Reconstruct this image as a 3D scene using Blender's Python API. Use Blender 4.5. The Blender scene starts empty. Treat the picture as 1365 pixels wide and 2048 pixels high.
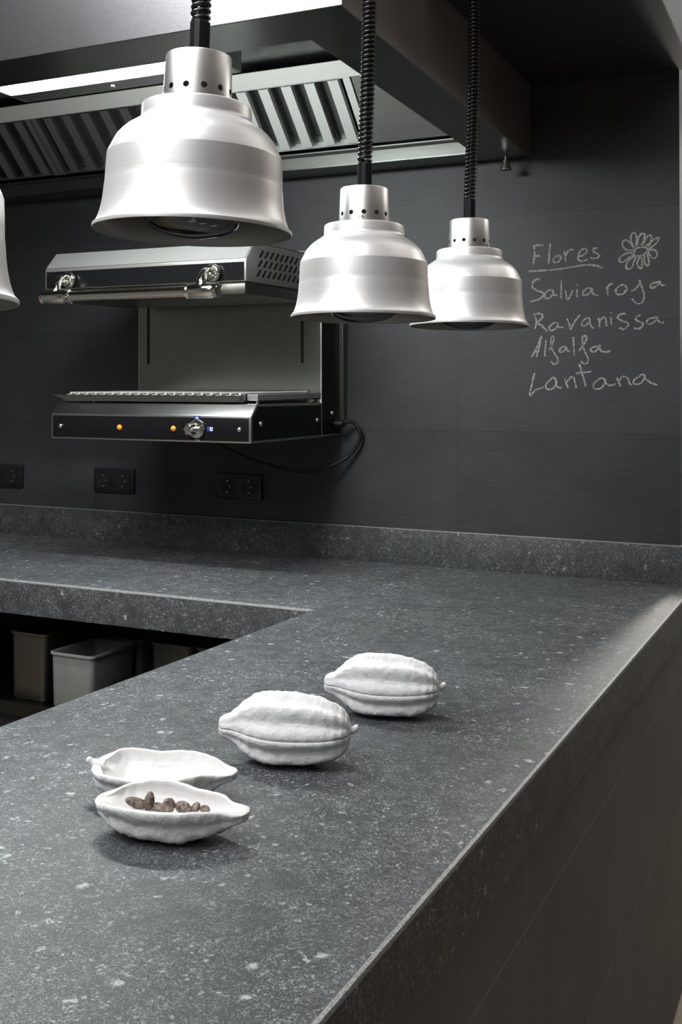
import bpy, bmesh, math, random
from mathutils import Vector, Matrix, noise
random.seed(7)
PI = math.pi
C = bpy.context.scene.collection

# ------------------------------------------------------------------ materials
def new_mat(name):
    m = bpy.data.materials.new(name); m.use_nodes = True
    nt = m.node_tree; nt.nodes.clear()
    out = nt.nodes.new('ShaderNodeOutputMaterial')
    return m, nt, out

class G:
    """tiny node-graph helper"""
    def __init__(s, nt): s.nt = nt
    def n(s, typ, ins=None, **props):
        nd = s.nt.nodes.new(typ)
        for k, v in props.items(): setattr(nd, k, v)
        for k, v in (ins or {}).items():
            if hasattr(v, 'is_linked') and hasattr(v, 'node'): s.nt.links.new(v, nd.inputs[k])
            else: nd.inputs[k].default_value = v
        return nd
    def m(s, op, a, b=0.0, c=0.0, clamp=False):
        nd = s.nt.nodes.new('ShaderNodeMath'); nd.operation = op; nd.use_clamp = clamp
        for i, v in enumerate((a, b, c)):
            if hasattr(v, 'node'): s.nt.links.new(v, nd.inputs[i])
            else: nd.inputs[i].default_value = v
        return nd.outputs[0]
    def obj(s): return s.n('ShaderNodeTexCoord').outputs['Object']
    def scale(s, vec, sc):
        nd = s.n('ShaderNodeMapping', {'Vector': vec}); nd.inputs['Scale'].default_value = sc
        return nd.outputs[0]
    def noise(s, vec, scale, detail=2.0, rough=0.5, out='Fac'):
        return s.n('ShaderNodeTexNoise', {'Vector': vec, 'Scale': scale, 'Detail': detail, 'Roughness': rough}).outputs[out]
    def vor(s, vec, scale): return s.n('ShaderNodeTexVoronoi', {'Vector': vec, 'Scale': scale})
    def ramp(s, fac, stops, interp='LINEAR'):
        nd = s.n('ShaderNodeValToRGB', {'Fac': fac}); cr = nd.color_ramp; cr.interpolation = interp
        while len(cr.elements) < len(stops): cr.elements.new(0.5)
        for e, (p, c) in zip(cr.elements, stops):
            e.position = p; e.color = (c, c, c, 1) if not isinstance(c, tuple) else (*c, 1)
        return nd.outputs[0]
    def step(s, v, a, b):
        nd = s.n('ShaderNodeMapRange', {'Value': v, 'From Min': a, 'From Max': b}); nd.clamp = True
        return nd.outputs[0]
    def mix(s, f, a, b, blend='MIX'):
        nd = s.n('ShaderNodeMix', data_type='RGBA', blend_type=blend)
        for k, v in ((0, f), (6, a), (7, b)):
            if hasattr(v, 'node'): s.nt.links.new(v, nd.inputs[k])
            else: nd.inputs[k].default_value = v if not isinstance(v, tuple) else (*v, 1)
        return nd.outputs[2]
    def bump(s, h, strength, dist=0.001):
        return s.n('ShaderNodeBump', {'Height': h, 'Strength': strength, 'Distance': dist}).outputs[0]
    def sep(s, vec):
        return s.n('ShaderNodeSeparateXYZ', {'Vector': vec}).outputs
    def bsdf(s, out, **ins):
        nd = s.n('ShaderNodeBsdfPrincipled')
        for k, v in ins.items():
            k = k.replace('_', ' ')
            if hasattr(v, 'node'): s.nt.links.new(v, nd.inputs[k])
            else: nd.inputs[k].default_value = v if not isinstance(v, tuple) else (*v, 1)
        s.nt.links.new(nd.outputs[0], out.inputs[0]); return nd

def srgb(r, g, b):
    f = lambda c: (c/255/12.92) if c/255 <= .04045 else ((c/255+.055)/1.055)**2.4
    return (f(r), f(g), f(b))

def plain(name, col, rough=.5, metal=0.0, grain=0.0, gscale=300, emit=None, spec=.5, coat=0.0):
    m, nt, out = new_mat(name); g = G(nt)
    v = g.noise(g.obj(), gscale, 3)
    base = g.mix(g.step(v, .3, .7), tuple(c*(1-grain) for c in col), tuple(min(1, c*(1+grain)) for c in col))
    k = dict(Base_Color=base, Roughness=rough, Metallic=metal, Specular_IOR_Level=spec, Coat_Weight=coat)
    b = g.bsdf(out, **k)
    if emit:
        b.inputs['Emission Color'].default_value = (*emit[0], 1); b.inputs['Emission Strength'].default_value = emit[1]
    return m

def stone_mat(name, dim=1.0):
    m, nt, out = new_mat(name); g = G(nt); P = g.obj()
    warp = g.n('ShaderNodeVectorMath', {0: g.noise(P, 60, 3, out='Color'), 1: (.5, .5, .5)}, operation='SUBTRACT').outputs[0]
    wv = g.n('ShaderNodeVectorMath', {0: warp, 'Scale': .02}, operation='SCALE').outputs[0]
    PW0 = g.n('ShaderNodeVectorMath', {0: P, 1: wv}, operation='ADD').outputs[0]
    warp2 = g.n('ShaderNodeVectorMath', {0: g.noise(P, 260, 3, .7, out='Color'), 1: (.5, .5, .5)}, operation='SUBTRACT').outputs[0]
    wv2 = g.n('ShaderNodeVectorMath', {0: warp2, 'Scale': .009}, operation='SCALE').outputs[0]
    PW = g.n('ShaderNodeVectorMath', {0: PW0, 1: wv2}, operation='ADD').outputs[0]
    mott = g.noise(P, 5.5, 5, .6)
    base = g.ramp(mott, [(.3, (.018, .022, .025)), (.72, (.043, .049, .054))])
    dens = g.step(g.noise(P, 8, 4), .38, .62)         # the pale fossils gather in drifts
    dens2 = g.step(g.noise(P, 36, 4, .65), .36, .66)
    grain = g.noise(P, 700, 3, .75)
    grain2 = g.noise(P, 330, 4, .8)
    gm = g.m('MULTIPLY', g.step(grain, .50, .66), g.m('ADD', .40, g.m('MULTIPLY', dens2, .6)))
    gm2 = g.m('MULTIPLY', g.step(grain2, .53, .66), g.m('ADD', .20, g.m('MULTIPLY', g.m('ADD', dens, dens2), .45)))
    dk = g.m('MULTIPLY', g.step(g.noise(P, 560, 2, .7), .50, .34), .6)
    fuzz = g.step(g.noise(P, 480, 3, .8), .25, .50)
    def cells(scale, keep, r0, r1, ch):
        v = g.vor(PW, scale); r = g.sep(v.outputs['Color'])
        size = g.m('ADD', .45, g.m('MULTIPLY', r[(ch+1) % 3], .75))
        d = g.m('DIVIDE', v.outputs['Distance'], size)
        return g.m('MULTIPLY', g.step(d, r1, r0), g.m('GREATER_THAN', r[ch], keep)), v.outputs['Distance'], r
    s0 = cells(400, .62, .16, .48, 0)[0]
    s1 = cells(215, .68, .16, .42, 0)[0]
    s2 = cells(120, .85, .14, .42, 1)[0]
    s3, d3, r3 = cells(50, .95, .13, .32, 2)
    ring = g.m('MULTIPLY', g.step(g.m('ABSOLUTE', g.m('SUBTRACT', d3, .17)), .06, .02), g.m('GREATER_THAN', r3[1], .965))
    curl = g.m('MULTIPLY', g.step(g.m('ABSOLUTE', g.m('SUBTRACT', g.noise(P, 46, 1), .5)), .014, .005), g.step(g.noise(P, 27, 1), .66, .70))
    w0 = g.m('ADD', .25, g.m('MULTIPLY', dens2, .75)); w1 = g.m('ADD', .3, g.m('MULTIPLY', dens, .7))
    pale = g.m('MAXIMUM', g.m('MAXIMUM', g.m('MULTIPLY', g.m('MULTIPLY', s0, w0), .75), g.m('MULTIPLY', g.m('MULTIPLY', s1, w1), .85)),
               g.m('MAXIMUM', g.m('MULTIPLY', g.m('MULTIPLY', s2, w1), .9), g.m('MAXIMUM', g.m('MULTIPLY', ring, .8), g.m('MAXIMUM', g.m('MULTIPLY', s3, .75), g.m('MULTIPLY', curl, .5)))))
    pale = g.m('MULTIPLY', pale, g.m('ADD', .12, g.m('MULTIPLY', fuzz, .88)))
    allm = g.m('MAXIMUM', pale, g.m('MAXIMUM', g.m('MULTIPLY', gm, .45), g.m('MULTIPLY', gm2, .62)))
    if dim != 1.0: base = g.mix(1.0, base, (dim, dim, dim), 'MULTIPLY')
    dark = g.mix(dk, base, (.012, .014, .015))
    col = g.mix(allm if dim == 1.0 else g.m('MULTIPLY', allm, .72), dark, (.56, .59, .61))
    rough = g.m('ADD', .40, g.m('MULTIPLY', grain2, .16))
    g.bsdf(out, Base_Color=col, Roughness=rough, Specular_IOR_Level=.5,
           Normal=g.bump(g.m('ADD', grain, g.m('MULTIPLY', grain2, .8)), .22, .0012))
    return m

def edge_mat():
    m, nt, out = new_mat('stone_lit_edge'); g = G(nt); P = g.obj()  # pale colour paints the light caught along the bevel
    gr = g.noise(P, 420, 4, .7)
    col = g.ramp(gr, [(.35, (.13, .135, .13)), (.65, (.36, .365, .355))])
    g.bsdf(out, Base_Color=col, Roughness=.5, Normal=g.bump(gr, .3, .001))
    return m

def tile_mat(name, axes, p0, per, c0, c1, seam, rough=.5, w=.0011, seam_gain=1.0):
    """dark large-format tile with thin joints; axes = the two object axes that span the face"""
    m, nt, out = new_mat(name); g = G(nt); P = g.obj(); xyz = g.sep(P)
    d = [g.m('PINGPONG', g.m('SUBTRACT', xyz[a], p), q/2) for a, p, q in zip(axes, p0, per)]
    joint = g.m('MAXIMUM', g.m('LESS_THAN', d[0], w), g.m('MULTIPLY', g.m('LESS_THAN', d[1], w), seam_gain))
    cell = g.n('ShaderNodeCombineXYZ', {i: g.m('FLOOR', g.m('DIVIDE', g.m('SUBTRACT', xyz[a], p), q)) for i, (a, p, q) in enumerate(zip(axes, p0, per))}).outputs[0]
    tone = g.n('ShaderNodeTexWhiteNoise', {'Vector': cell}).outputs['Value']
    sc = [3.0, 3.0, 3.0]; sc[axes[1]] = 160.0
    streak = g.noise(g.scale(P, tuple(sc)), 4.0, 5, .6)
    cloud = g.noise(P, 6, 4)
    f = g.m('ADD', g.m('MULTIPLY', streak, .6), g.m('ADD', g.m('MULTIPLY', cloud, .35), g.m('MULTIPLY', tone, .12)))
    col = g.ramp(f, [(.34, c0), (.72, c1)])
    col = g.mix(g.m('MULTIPLY', joint, .8), col, seam)
    g.bsdf(out, Base_Color=col, Roughness=g.m('ADD', rough, g.m('MULTIPLY', streak, .12)), Specular_IOR_Level=.45,
           Normal=g.bump(streak, .06, .001))
    return m

def brushed(name, col, rough, along, freq=900, strength=.05, speck=0.0, aniso=0.0, gain=.10, metal=1.0):
    """satin metal; the brush marks run along one object axis"""
    m, nt, out = new_mat(name); g = G(nt); P = g.obj()
    sc = [1.0, 1.0, 1.0]
    for i in range(3): sc[i] = 2.0 if i == along else float(freq)/10
    b = g.noise(g.scale(P, tuple(sc)), 10, 3, .6)
    c = g.mix(g.step(b, .3, .7), tuple(x*(1-gain) for x in col), col)
    big = g.noise(P, 4, 3)
    r = g.m('ADD', rough-.04, g.m('MULTIPLY', big, .08))
    h = b
    if speck:
        sp = g.noise(P, 700, 2, .6); h = g.m('ADD', g.m('MULTIPLY', b, .3), sp)
        c = g.mix(g.m('MULTIPLY', g.step(sp, .45, .65), speck), c, tuple(min(1, x*1.6) for x in col))
    g.bsdf(out, Base_Color=c, Roughness=r, Metallic=metal, Anisotropic=aniso, Normal=g.bump(h, strength, .0006))
    return m

def spun(name, col, rough):
    """lathe-spun aluminium: fine rings round the z axis"""
    m, nt, out = new_mat(name); g = G(nt); P = g.obj()
    b = g.noise(g.scale(P, (6, 6, 1400)), 1.0, 4, .7)
    c = g.mix(g.step(b, .3, .7), tuple(x*.90 for x in col), col)
    g.bsdf(out, Base_Color=c, Roughness=g.m('ADD', rough, g.m('MULTIPLY', b, .05)), Metallic=.62, Normal=g.bump(b, .05, .0004))
    return m

def neck_mat():
    """spun aluminium with a ring of twelve round vent holes"""
    m, nt, out = new_mat('spun_aluminium_vented'); g = G(nt); P = g.obj(); x, y, z = g.sep(P)[:3]
    b = g.noise(g.scale(P, (6, 6, 1400)), 1.0, 4, .7)
    col = g.mix(g.step(b, .3, .7), (.74, .73, .72), (.82, .81, .80))
    ang = g.m('ARCTAN2', y, x)
    da = g.m('PINGPONG', g.m('ADD', ang, NECK_PHASE + 20*PI), PI/12)
    dd = g.m('SQRT', g.m('ADD', g.m('POWER', g.m('MULTIPLY', da, NECK_R), 2), g.m('POWER', g.m('SUBTRACT', z, HOLE_Z), 2)))
    hole = g.m('LESS_THAN', dd, .0031)
    rim = g.m('LESS_THAN', dd, .0036)
    bs = g.bsdf(out, Base_Color=g.mix(rim, col, (.004, .004, .004)), Metallic=g.m('SUBTRACT', 1, rim), Roughness=g.m('ADD', .36, g.m('MULTIPLY', rim, .4)))
    tr = g.n('ShaderNodeBsdfTransparent')
    mx = g.n('ShaderNodeMixShader', {0: hole, 1: bs.outputs[0], 2: tr.outputs[0]})
    nt.links.new(mx.outputs[0], out.inputs[0])
    return m

def glass_mat(name, tint, rough=.03):
    m, nt, out = new_mat(name); g = G(nt)
    v = g.noise(g.obj(), 30, 2)
    gl = g.n('ShaderNodeBsdfGlossy', {'Color': (.9, .9, .9, 1), 'Roughness': rough})
    tr = g.n('ShaderNodeBsdfTransparent', {'Color': (*tint, 1)})
    fr = g.n('ShaderNodeFresnel', {'IOR': 1.5})
    f = g.m('ADD', fr.outputs[0], g.m('MULTIPLY', v, .04), clamp=True)
    mx = g.n('ShaderNodeMixShader', {0: f, 1: tr.outputs[0], 2: gl.outputs[0]})
    nt.links.new(mx.outputs[0], out.inputs[0]); return m

def chalk_mat():
    m, nt, out = new_mat('chalk'); g = G(nt); P = g.obj()
    n = g.noise(P, 420, 3, .7)
    keep = g.m('MULTIPLY', g.step(n, .42, .58), .85)
    df = g.n('ShaderNodeBsdfDiffuse', {'Color': (.62, .61, .58, 1)})
    tr = g.n('ShaderNodeBsdfTransparent')
    mx = g.n('ShaderNodeMixShader', {0: g.m('ADD', keep, .12), 1: tr.outputs[0], 2: df.outputs[0]})
    nt.links.new(mx.outputs[0], out.inputs[0]); return m

def porcelain(name, col, rough, bumpy):
    m, nt, out = new_mat(name); g = G(nt); P = g.obj()
    a = g.noise(P, 130, 5, .65); b = g.noise(P, 420, 3, .6)
    h = g.m('ADD', a, g.m('MULTIPLY', b, .35))
    kw = {}
    if bumpy: kw['Normal'] = g.bump(h, bumpy, .002)
    c = g.mix(g.step(a, .3, .6), tuple(x*.92 for x in col), col)
    g.bsdf(out, Base_Color=c, Roughness=rough, Specular_IOR_Level=.5, **kw)
    return m

def bean_mat():
    m, nt, out = new_mat('cocoa_bean_skin'); g = G(nt); P = g.obj()
    a = g.noise(P, 190, 4, .65); b = g.noise(g.scale(P, (1, 5, 5)), 180, 3, .6)
    oi = g.n('ShaderNodeObjectInfo').outputs['Random']
    c = g.ramp(g.m('ADD', g.m('MULTIPLY', a, .6), g.m('MULTIPLY', b, .4)), [(.40, (.022, .015, .012)), (.48, (.21, .155, .125)), (.60, (.50, .40, .335))])
    c = g.mix(g.m('MULTIPLY', oi, .6), c, (.06, .043, .034), 'MIX')
    g.bsdf(out, Base_Color=c, Roughness=.6, Normal=g.bump(g.m('ADD', a, b), .9, .002))
    return m

# ------------------------------------------------------------------ mesh builder
class MB:
    def __init__(s): s.v = []; s.f = []; s.mi = []; s.cur = 0
    def mat(s, i): s.cur = i; return s
    def add(s, vs, fs):
        o = len(s.v); s.v += [tuple(v) for v in vs]
        for f in fs: s.f.append([i+o for i in f]); s.mi.append(s.cur)
        return s
    def box(s, x0, x1, y0, y1, z0, z1):
        return s.add([(x0,y0,z0),(x1,y0,z0),(x1,y1,z0),(x0,y1,z0),(x0,y0,z1),(x1,y0,z1),(x1,y1,z1),(x0,y1,z1)],
                     [(0,3,2,1),(4,5,6,7),(0,1,5,4),(1,2,6,5),(2,3,7,6),(3,0,4,7)])
    def prism(s, pts, axis, a, b):
        """extrude a closed 2-D outline along an axis; the outline is given in the two other axes in x,y,z order"""
        def put(p, t):
            r = list(p); r.insert(axis, t); return tuple(r)
        n = len(pts)
        vs = [put(p, a) for p in pts] + [put(p, b) for p in pts]
        fs = [tuple(range(n))[::-1], tuple(range(n, 2*n))] + [(i, (i+1) % n, n+(i+1) % n, n+i) for i in range(n)]
        return s.add(vs, fs)
    def lathe(s, prof, c=(0,0,0), seg=48, axis='z', close_top=False, close_bot=False):
        vs = []
        for r, h in prof:
            for k in range(seg):
                a = 2*PI*k/seg
                p = (r*math.cos(a), r*math.sin(a), h)
                if axis == 'x': p = (p[2], p[0], p[1])
                if axis == 'y': p = (p[0], p[2], p[1])
                vs.append((p[0]+c[0], p[1]+c[1], p[2]+c[2]))
        fs = []
        for i in range(len(prof)-1):
            for k in range(seg):
                a, b = i*seg+k, i*seg+(k+1) % seg
                fs.append((a, b, b+seg, a+seg))
        if close_bot: fs.append(tuple(range(seg))[::-1])
        if close_top: fs.append(tuple(range((len(prof)-1)*seg, len(prof)*seg)))
        return s.add(vs, fs)
    def tube(s, pts, r, seg=10, caps=True, up=(0, 0, 1)):
        pts = [Vector(p) for p in pts]; n = len(pts); vs = []; prev = None
        rs = r if isinstance(r, (list, tuple)) else [r]*n
        for i, p in enumerate(pts):
            t = (pts[min(i+1, n-1)] - pts[max(i-1, 0)]).normalized()
            if prev is None:
                u = Vector(up).cross(t)
                if u.length < 1e-4: u = Vector((1, 0, 0)).cross(t)
            else: u = prev - t*prev.dot(t)
            u.normalize(); prev = u; w = t.cross(u)
            for k in range(seg):
                a = 2*PI*k/seg; vs.append(p + (u*math.cos(a)+w*math.sin(a))*rs[i])
        fs = []
        for i in range(n-1):
            for k in range(seg):
                a, b = i*seg+k, i*seg+(k+1) % seg
                fs.append((a, b, b+seg, a+seg))
        if caps: fs += [tuple(range(seg))[::-1], tuple(range((n-1)*seg, n*seg))]
        return s.add(vs, fs)
    def build(s, name, mats, parent=None, origin=None, bevel=0, bseg=2, smooth=None, recalc=True, mat_bevel=None, pick=None, sides=None):
        """one mesh object; vertices are given in world space and stored relative to the origin of the thing"""
        if origin is None: origin = Vector(parent['_o']) if parent is not None else Vector((0, 0, 0))
        origin = Vector(origin)
        me = bpy.data.meshes.new(name)
        me.from_pydata([Vector(v)-origin for v in s.v], [], s.f)
        for m in (mats if isinstance(mats, (list, tuple)) else [mats]): me.materials.append(m)
        me.polygons.foreach_set('material_index', s.mi)
        bm = bmesh.new(); bm.from_mesh(me)
        bmesh.ops.remove_doubles(bm, verts=bm.verts, dist=1e-6)
        if recalc: bmesh.ops.recalc_face_normals(bm, faces=bm.faces)
        if bevel:
            es = [e for e in bm.edges if len(e.link_faces) == 2 and e.calc_face_angle(0) > math.radians(28)]
            if pick: es = [e for e in es if pick((e.verts[0].co+e.verts[1].co)/2 + origin)]
            bmesh.ops.bevel(bm, geom=es, offset=bevel, segments=bseg, profile=.5, affect='EDGES', clamp_overlap=True,
                            material=-1 if mat_bevel is None else mat_bevel)
        if sides is not None:
            for f in bm.faces:
                if abs(f.normal.z) < .05: f.material_index = sides
        bm.to_mesh(me); bm.free()
        if smooth is not None:
            me.shade_smooth(); me.set_sharp_from_angle(angle=math.radians(smooth))
        o = bpy.data.objects.new(name, me); C.objects.link(o)
        if parent is not None: o.parent = parent
        else: o.location = origin
        o['_o'] = tuple(origin)
        return o

def thing(name, label, cat, loc, group=None):
    o = bpy.data.objects.new(name, None); C.objects.link(o); o.location = loc; o['_o'] = tuple(loc)
    o.empty_display_size = .05
    return tag(o, label, cat, group)
def tag(o, label, cat, group=None, kind=None):
    o['label'] = label; o['category'] = cat
    if group: o['group'] = group
    if kind: o['kind'] = kind
    return o
def struct(o, label=None):
    o['kind'] = 'structure'
    if label: o['label'] = label
    return o
def sub(o, label): o['label'] = label; return o
def lerp(a, b, t): return a+(b-a)*t
def interp(tab, t):
    for (a, va), (b, vb) in zip(tab, tab[1:]):
        if t <= b:
            u = (t-a)/(b-a) if b > a else 0; u = u*u*(3-2*u)*.5 + u*.5
            return lerp(va, vb, u)
    return tab[-1][1]
def spline(pts, n=8, closed=False):
    P = [Vector(p) for p in pts]; out = []
    m = len(P)
    for i in range(m-1):
        p0, p1, p2, p3 = P[max(i-1, 0)], P[i], P[i+1], P[min(i+2, m-1)]
        for k in range(n):
            t = k/n
            out.append(.5*((2*p1)+(p2-p0)*t+(2*p0-5*p1+4*p2-p3)*t*t+(3*p1-p0-3*p2+p3)*t**3))
    out.append(P[-1]); return out
CHALK = {
  'flores': [[(-3459,17659),(-3444,17448),(-3479,17187)],[(-3505,17644),(-3345,17681),(-3211,17667)],[(-3444,17396),(-3362,17395),(-3292,17399)],[(-3029,17706),(-3056,17429),(-3077,17179)],[(-2881,17368),(-2951,17284),(-2923,17207),(-2825,17216),(-2749,17309),(-2798,17381),(-2895,17362)],[(-2673,17513),(-2645,17356),(-2621,17199)],[(-2638,17356),(-2576,17473),(-2490,17517),(-2411,17499)],[(-2308,17322),(-2181,17357),(-2082,17441),(-2123,17519),(-2215,17496),(-2301,17384),(-2314,17281),(-2249,17209),(-2130,17217),(-2055,17255)],[(-1815,17516),(-1906,17507),(-1926,17447),(-1825,17383),(-1768,17322),(-1832,17264),(-1926,17262),(-2021,17287)],[(-3620,17008),(-3203,17011),(-2749,17032),(-2403,17075),(-2096,17099),(-1859,17078),(-1690,17005)]],
  'flower': [[(-910,17421),(-1091,17437),(-1184,17543),(-1183,17655),(-1084,17680),(-976,17576),(-910,17471)],[(-927,17506),(-985,17678),(-966,17822),(-893,17858),(-841,17754),(-854,17586),(-877,17503)],[(-828,17534),(-795,17701),(-730,17815),(-648,17803),(-658,17676),(-737,17529)],[(-681,17526),(-616,17691),(-535,17776),(-476,17733),(-519,17601),(-616,17506)],[(-568,17487),(-438,17647),(-302,17699),(-341,17591),(-471,17481),(-552,17429)],[(-568,17386),(-471,17415),(-368,17359),(-352,17241),(-439,17189),(-520,17273),(-562,17352)],[(-640,17289),(-659,17156),(-617,17037),(-549,17027),(-543,17151),(-584,17303)],[(-763,17262),(-822,17130),(-813,17012),(-738,16952),(-712,17075),(-724,17243)],[(-894,17269),(-1042,17158),(-1105,17026),(-1059,16946),(-960,16986),(-911,17118),(-861,17250)],[(-927,17348),(-1108,17347),(-1247,17252),(-1267,17152),(-1158,17140),(-1009,17241),(-911,17293)],[(-910,17353),(-861,17452),(-730,17485),(-600,17455),(-584,17370),(-682,17291),(-812,17264),(-910,17303),(-917,17371)]],
  'salvia': [[(-3290,16784),(-3396,16789),(-3499,16688),(-3498,16576),(-3378,16495),(-3237,16441),(-3208,16357),(-3335,16263),(-3554,16215)],[(-3089,16491),(-3166,16390),(-3145,16285),(-3033,16299),(-2949,16434),(-3009,16495),(-3103,16471)],[(-2949,16469),(-2939,16365),(-2845,16344)],[(-2748,16755),(-2741,16479),(-2754,16244)],[(-2637,16475),(-2609,16336),(-2582,16225),(-2506,16333),(-2444,16475)],[(-2334,16491),(-2341,16378),(-2327,16275)],[(-2341,16626),(-2331,16591)],[(-2079,16496),(-2171,16424),(-2177,16338),(-2062,16345),(-1953,16467),(-2035,16511),(-2103,16483)],[(-1967,16478),(-1926,16364),(-1798,16301)],[(-1590,16522),(-1563,16402),(-1550,16293)],[(-1573,16453),(-1517,16570),(-1417,16610)],[(-1274,16533),(-1357,16428),(-1311,16325),(-1175,16334),(-1086,16452),(-1158,16556),(-1290,16527)],[(-977,16391),(-879,16438),(-791,16542),(-764,16658)],[(-777,16669),(-700,16438),(-658,16269),(-694,16120),(-782,16073),(-896,16116),(-961,16212)],[(-295,16589),(-440,16575),(-518,16498),(-473,16450),(-360,16492),(-273,16572),(-311,16617)],[(-279,16589),(-241,16514),(-145,16510)]],
  'ravanissa': [[(-3429,15841),(-3393,15666),(-3439,15493)],[(-3489,15871),(-3323,15894),(-3221,15836),(-3298,15716),(-3404,15660),(-3263,15587),(-3105,15427)],[(-2962,15628),(-3059,15520),(-3010,15443),(-2885,15495),(-2826,15618),(-2913,15645),(-2990,15605)],[(-2837,15619),(-2809,15528),(-2684,15519)],[(-2598,15751),(-2540,15612),(-2498,15467),(-2419,15626),(-2259,15831)],[(-2112,15732),(-2211,15638),(-2184,15542),(-2062,15594),(-2004,15719),(-2079,15751),(-2143,15712)],[(-2021,15729),(-1994,15565),(-1899,15475)],[(-1798,15747),(-1765,15628),(-1765,15485)],[(-1765,15635),(-1691,15741),(-1624,15733),(-1597,15624),(-1591,15522)],[(-1484,15756),(-1474,15638),(-1454,15539)],[(-1477,15881),(-1464,15847)],[(-1100,15834),(-1242,15817),(-1314,15735),(-1225,15662),(-1061,15591),(-1061,15517),(-1176,15439),(-1275,15482)],[(-740,15791),(-848,15740),(-864,15667),(-734,15603),(-688,15536),(-783,15448),(-920,15460)],[(-384,15715),(-539,15682),(-617,15601),(-507,15558),(-378,15641),(-339,15713),(-404,15728)],[(-346,15707),(-298,15606),(-186,15580)]],
  'alfalfa': [[(-3522,14757),(-3392,14988),(-3255,15316)],[(-3262,15309),(-3311,15039),(-3391,14756)],[(-3473,14882),(-3332,14915)],[(-3136,15203),(-3156,14968),(-3170,14775)],[(-3065,14932),(-2982,15069),(-2933,15241),(-2968,15293),(-3010,15225),(-2982,14966),(-2849,14758),(-2828,14637),(-2925,14572),(-3009,14656)],[(-2635,15037),(-2763,14984),(-2787,14894),(-2676,14907),(-2601,15023)],[(-2608,15023),(-2587,14926),(-2511,14905)],[(-2429,15273),(-2419,15027),(-2402,14780)],[(-2292,14902),(-2180,15051),(-2089,15220),(-2143,15296),(-2204,15222),(-2163,14955),(-2061,14733),(-2071,14607),(-2163,14587),(-2238,14663)],[(-1798,15025),(-1960,14986),(-1984,14895),(-1859,14897),(-1751,15024),(-1798,15032)],[(-1765,15024),(-1725,14902),(-1591,14873),(-1491,14906)]],
  'lantana': [[(-3436,14364),(-3495,14104),(-3562,13778),(-3407,13907),(-3196,13984)],[(-2994,14201),(-3126,14070),(-3116,13942),(-2969,13946),(-2859,14104),(-2935,14232),(-3022,14180)],[(-2883,14156),(-2848,14001),(-2717,13964)],[(-2641,14207),(-2607,14070),(-2565,13961)],[(-2589,14111),(-2504,14234),(-2418,14221),(-2380,14070),(-2356,13961)],[(-2272,14581),(-2197,14309),(-2105,14003)],[(-2374,14336),(-2180,14356),(-1970,14382)],[(-1798,14179),(-1916,14054),(-1879,13946),(-1725,13966),(-1618,14138),(-1708,14219),(-1819,14165)],[(-1641,14172),(-1591,14071),(-1475,14034),(-1365,14071)],[(-1332,14239),(-1293,14121),(-1240,13998)],[(-1276,14145),(-1194,14255),(-1079,14228),(-1030,14105),(-974,14031)],[(-736,14284),(-906,14171),(-906,14071),(-753,14085),(-646,14254),(-720,14311),(-775,14264)],[(-671,14284),(-607,14171),(-478,14085),(-344,14042)]],
}
BEANS = [
  (-0.2614, -1.8306, 0.945, 0.024, 0.013, 0.009, (0.2, 0.25, 0.35), 0.4, 'cocoa bean lying flat at the left end of the heap'),
  (-0.2487, -1.8275, 0.9477, 0.019, 0.0118, 0.0105, (0.15, -1.42, 0.5), 2.1, 'cocoa bean standing upright with its pointed end up'),
  (-0.2441, -1.8243, 0.9416, 0.016, 0.01, 0.008, (0.3, 0.1, 0.9), 3.8, 'small dark cocoa bean at the foot of the upright bean'),
  (-0.2345, -1.8301, 0.9448, 0.015, 0.009, 0.009, (0, 0.2, -0.3), 5.5, 'small reddish cocoa bean left of the big round one'),
  (-0.2266, -1.8261, 0.9463, 0.0135, 0.0155, 0.015, (0.4, 0.3, 0.2), 7.2, 'big lumpy round cocoa bean in the middle of the heap'),
  (-0.2116, -1.8224, 0.946, 0.0175, 0.0125, 0.012, (0.1, 0.15, 0.1), 8.9, 'wide dark wrinkled cocoa bean right of the big round one'),
  (-0.2007, -1.8176, 0.9458, 0.013, 0.0095, 0.009, (0.2, -0.9, 0.4), 10.6, 'smooth egg-shaped cocoa bean right of the wide dark one'),
  (-0.1912, -1.8152, 0.9456, 0.011, 0.008, 0.007, (0.1, 0.1, 0.3), 12.3, 'smallest cocoa bean at the right end of the heap'),
]
# ------------------------------------------------------------------ scene constants (metres; floor z=0, counter top z=.92)
ZC = .92
XR = .0533         # outer (guest) edge of the pass
XI = -.621         # inner edge of the pass
DB = .715          # depth of the rear worktop
TH = .0799         # thickness of the stone edge
XW = .0195         # where the rear wall ends
ZH = 1.9989        # underside of the extractor hood
XH = -.3543; DH = 1.172
ZS = 2.185         # underside of the bulkhead
LR = .115          # lamp rim radius
NECK_R = .33*LR; HOLE_Z = 1.425*LR; NECK_PHASE = .12

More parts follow.
